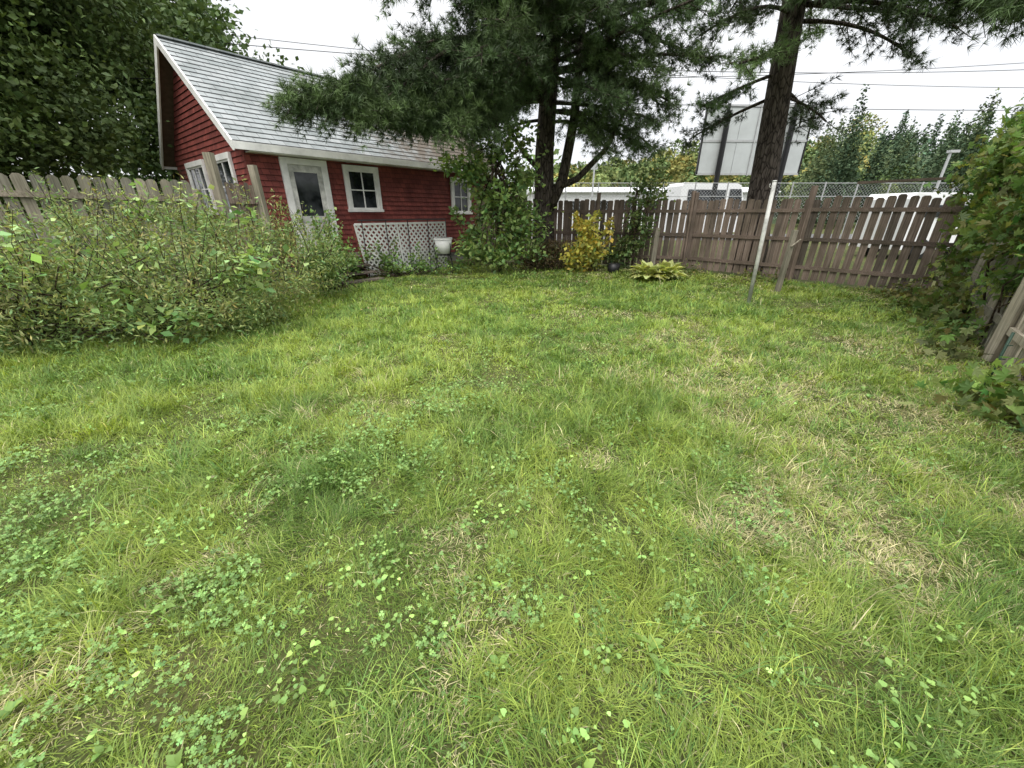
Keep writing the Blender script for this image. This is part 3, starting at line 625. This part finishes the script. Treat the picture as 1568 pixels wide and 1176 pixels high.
def leaflet(r,cx,cy,ang):
    v=[(0,0,0),(-.55,.55,.05),(-.4,1.0,.02),(0,.88,-.03),(.4,1.0,.02),(.55,.55,.05)]; f=[(0,3,1),(1,3,2),(0,5,3),(5,4,3)]
    c,s=math.cos(ang),math.sin(ang); return [(x*r*c+y*r*s+cx,-x*r*s+y*r*c+cy,z*r) for x,y,z in v],f
cv=[];cf=[]
for a in (0,2.09,4.19):
    v,f=leaflet(1,0,0,a); b=len(cv); cv+=v; cf+=[tuple(i+b for i in q) for q in f]
wc=Cloud()
for (y0,y1,dens) in ((.2,3.0,4600),(3.0,5.5,2000)):
    x,y=pts(y0,y1,dens); 
    patch=np.exp(-((x+.95)/.75)**2-((y-2.5)/.65)**2)*.32+np.exp(-((x+.3)/.5)**2-((y-3.3)/.4)**2)*.2+np.exp(-((x+1.3)/1.1)**2-((y-1.0)/.6)**2)*.14
    m_=.5*vnoise(x,y,.5,51)+.5*vnoise(x,y,.13,52)+patch-.10*np.clip((x-.5)/2,0,1)
    k=(rng.random(len(x))<np.clip((m_-.62)*3.2,0.006,.75)); x=x[k];y=y[k];n=len(x)
    z=rng.uniform(.03,.085,n); d=rng.normal(0,.45,(n,3)); d[:,2]=1
    wc.add(cv,cf,np.stack([x,y,z],1),basis(d),rng.uniform(.006,.012,n)*(1.1 if y0>2.5 else 1),colvar((.20,.33,.10),n,.28,.06))
bv=[(0,0,0),(-.34,-.08,.04),(-.5,.25,.08),(-.34,.65,.05),(0,1,-.05),(.34,.65,.05),(.5,.25,.08),(.34,-.08,.04),(0,.4,0)]; bf=[(8,i,(i+1)%8) for i in range(8)]
for (y0,y1,dens) in ((.2,1.8,1300),(1.8,4.5,260)):
    x,y=pts(y0,y1,dens); m_=.4*vnoise(x,y,.4,61)+.6*vnoise(x,y,.11,62)+.06*np.clip((.6-x)/1.5,-1,1); k=rng.random(len(x))<np.clip((m_-.6)*4,0,.9); x=x[k];y=y[k];n=len(x)
    if n:
        R=rz_tilt(rng.uniform(0,6.28,n),rng.normal(.1,.5,n)); wc.add(bv,bf,np.stack([x,y,rng.uniform(.03,.09,n)],1),R,rng.uniform(.009,.026,n),colvar((.21,.34,.09),n,.3,.06))
x,y=pts(.3,5,3); 
for i in range(len(x)):
    n=rng.integers(4,8); a=rng.uniform(0,6.28,n); wc.add(hv,hf,np.stack([np.full(n,x[i]),np.full(n,y[i]),np.full(n,.015)],1),rz_tilt(a,-rng.uniform(.15,.9,n)),rng.uniform(.03,.06,n),colvar((.19,.31,.08),n,.25,.06))
wc.build('clover_and_weeds',M_clover)
fl=Cloud(); x,y=pts(1.5,11,.3); n=len(x); R=rz_tilt(rng.uniform(0,6.28,n),rng.normal(0,.5,n)); fl.add(bv,bf,np.stack([x,y,np.full(n,.05)],1),R,rng.uniform(.025,.045,n),colvar((.34,.26,.17),n,.3))
fl.build('fallen_leaves',M_clover)

# ------------------------------------------------------------ beyond the fence
bb=empty('billboard',(11.8,22,0)); b=MB()
for i in range(3):
    x0=-2.5+i*1.68; b.box(x0,x0+1.66,-.04,.04,3.4,4.83,0); b.box(x0,x0+1.66,-.04,.04,4.85,6.25,0)
for x in (-1.55,1.6): b.box(x-.06,x+.06,-.14,-.045,3.3,6.3,1)
b.box(-.03,.03,-.1,-.045,3.3,6.3,2)
for z in (3.38,4.8,6.22): b.box(-2.55,2.58,-.07,-.042,z-.05,z+.05,2)
b.box(-2.56,-2.5,-.07,.06,3.36,6.28,1); b.box(2.55,2.6,-.07,.06,3.36,6.28,1)
b.tube([(-1.55,-.22,0),(-1.55,-.22,6.0)],[.13,.11],12,1); b.tube([(1.6,-.22,0),(1.6,-.22,6.0)],[.13,.11],12,1)
b.build('panels_and_posts',[M_panel,M_black,M_greym],bb)
wh=empty('warehouse',(0,0,0)); b=MB()
b.box(2,27,44,56,0,3.5,0); b.hexa([(1.7,43.6,3.5),(27.3,43.6,3.5),(27.3,50,3.5),(1.7,50,3.5),(1.7,43.6,3.6),(27.3,43.6,3.6),(27.3,50,4.3),(1.7,50,4.3)],1)
for i in range(9): b.box(3.2+i*2.7,4.6+i*2.7,43.9,43.99,1.6,2.7,2)
for i in range(60): b.box(2.2+i*.41,2.26+i*.41,43.95,44,0,3.48,0)
b.build('building_body',[simple('white_metal_wall',(.7,.71,.72),.5,0,.1),simple('white_metal_roof',(.75,.77,.8),.5,0,.1),M_glass],wh)
def van(name,loc,rz,h=2.5,L=5.4,col=(.75,.76,.78)):
    e=empty(name,loc,rz); b=MB(); mt=simple(name+'_paint',col,.25,0,.05,1,.6)
    prof=[(0,.35),(L,.35),(L,1.05),(L-.25,1.2),(L-1.0,1.35),(L-1.75,h-.12),(L-2.1,h),(.15,h),(0,h-.2)]
    n=len(prof); base=len(b.v)
    for yy in (-.95,.95):
        for x,z in prof: b.v.append((x,yy*(1 if z<1.4 else .92),z))
    b.f.append(tuple(base+i for i in range(n))); b.f.append(tuple(base+n+i for i in reversed(range(n)))); b.m+=[0,0]
    for i in range(n): j=(i+1)%n; b.f.append((base+j,base+i,base+n+i,base+n+j)); b.m.append(0)
    for s in (-1,1):
        ys=s*.93
        b.hexa([(L-2.6,ys-.02,1.4),(L-1.3,ys-.02,1.4),(L-1.3,ys+.02,1.4),(L-2.6,ys+.02,1.4),(L-2.6,ys-.02,h-.35),(L-1.75,ys-.02,h-.35),(L-1.75,ys+.02,h-.35),(L-2.6,ys+.02,h-.35)],1)
        b.box(.5,L-2.9,min(ys-.01,ys+.01),max(ys-.01,ys+.01),1.45,h-.4,1)
        for x in (1.0,L-1.0): b.tube([(x,s*.75,.36),(x,s*.98,.36)],[.36,.36],20,2); b.tube([(x,s*.96,.36),(x,s*1.0,.36)],[.2,.2],16,3)
    b.build('van_body',[mt,M_glass,M_black,M_greym],e,bevel=.03)
van('parked_van',(13.9,15.8,0),.1,2.25)
van('parked_van',(20.5,16.0,0),.0,2.2,5.2,(.5,.53,.57))
van('parked_van',(10.9,29,0),.2,3.4,6.2)
cf_=empty('chain_link_fence'); b=MB()
for i in range(22):
    x=1+i*1.5; b.tube([(x,20,0),(x,20,2.9)],[.03,.03],8)
for z in (2.85,2.3): b.tube([(1,20,z),(32.5,20,z)],[.015,.015],6)
for i in range(210): 
    x=1+i*.15; b.tube([(x,20.03,1.3),(x+1.5,20.03,2.8)],[.004,.004],3,cap=False); b.tube([(x+1.5,20.0,1.3),(x,20.0,2.8)],[.004,.004],3,cap=False)
b.build('posts_and_mesh',[M_greym],cf_)
pw=empty('power_lines'); b=MB()
def wire(p,q,s,r=.012):
    p=Vector(p);q=Vector(q); pts_=[p.lerp(q,i/24)-Vector((0,0,s*4*(i/24)*(1-i/24))) for i in range(25)]; b.tube(pts_,[r]*25,5)
wire((-22,18.5,8.4),(30,24,8.3),.9,.013); wire((-22,20,7.4),(30,21,5.9),.6,.013); wire((-20,22,9.6),(30,24,7.4),.7,.012); wire((-20,12.5,5.0),(34,26,9.4),.6,.012)
for x,y in ((30,24),(-22,18.5)): b.tube([(x,y,0),(x,y,9.6)],[.16,.11],10)
b.build('wires_and_poles',[M_black],pw)
lp_=MB(); lp_.tube([(19.2,19.5,0),(19.2,19.5,4.1)],[.06,.05],10); lp_.box(19.1,19.5,19.4,19.6,4.0,4.1); lp_.build('light_post',[M_greym])
sb=MB(); sb.tube([(7.5,40,0),(7.5,40,7)],[.1,.07],8); sb.box(7.2,7.8,39.95,40.05,5.2,6.6); sb.build('street_sign_post',[M_greym])
print('objects',len(bpy.data.objects))
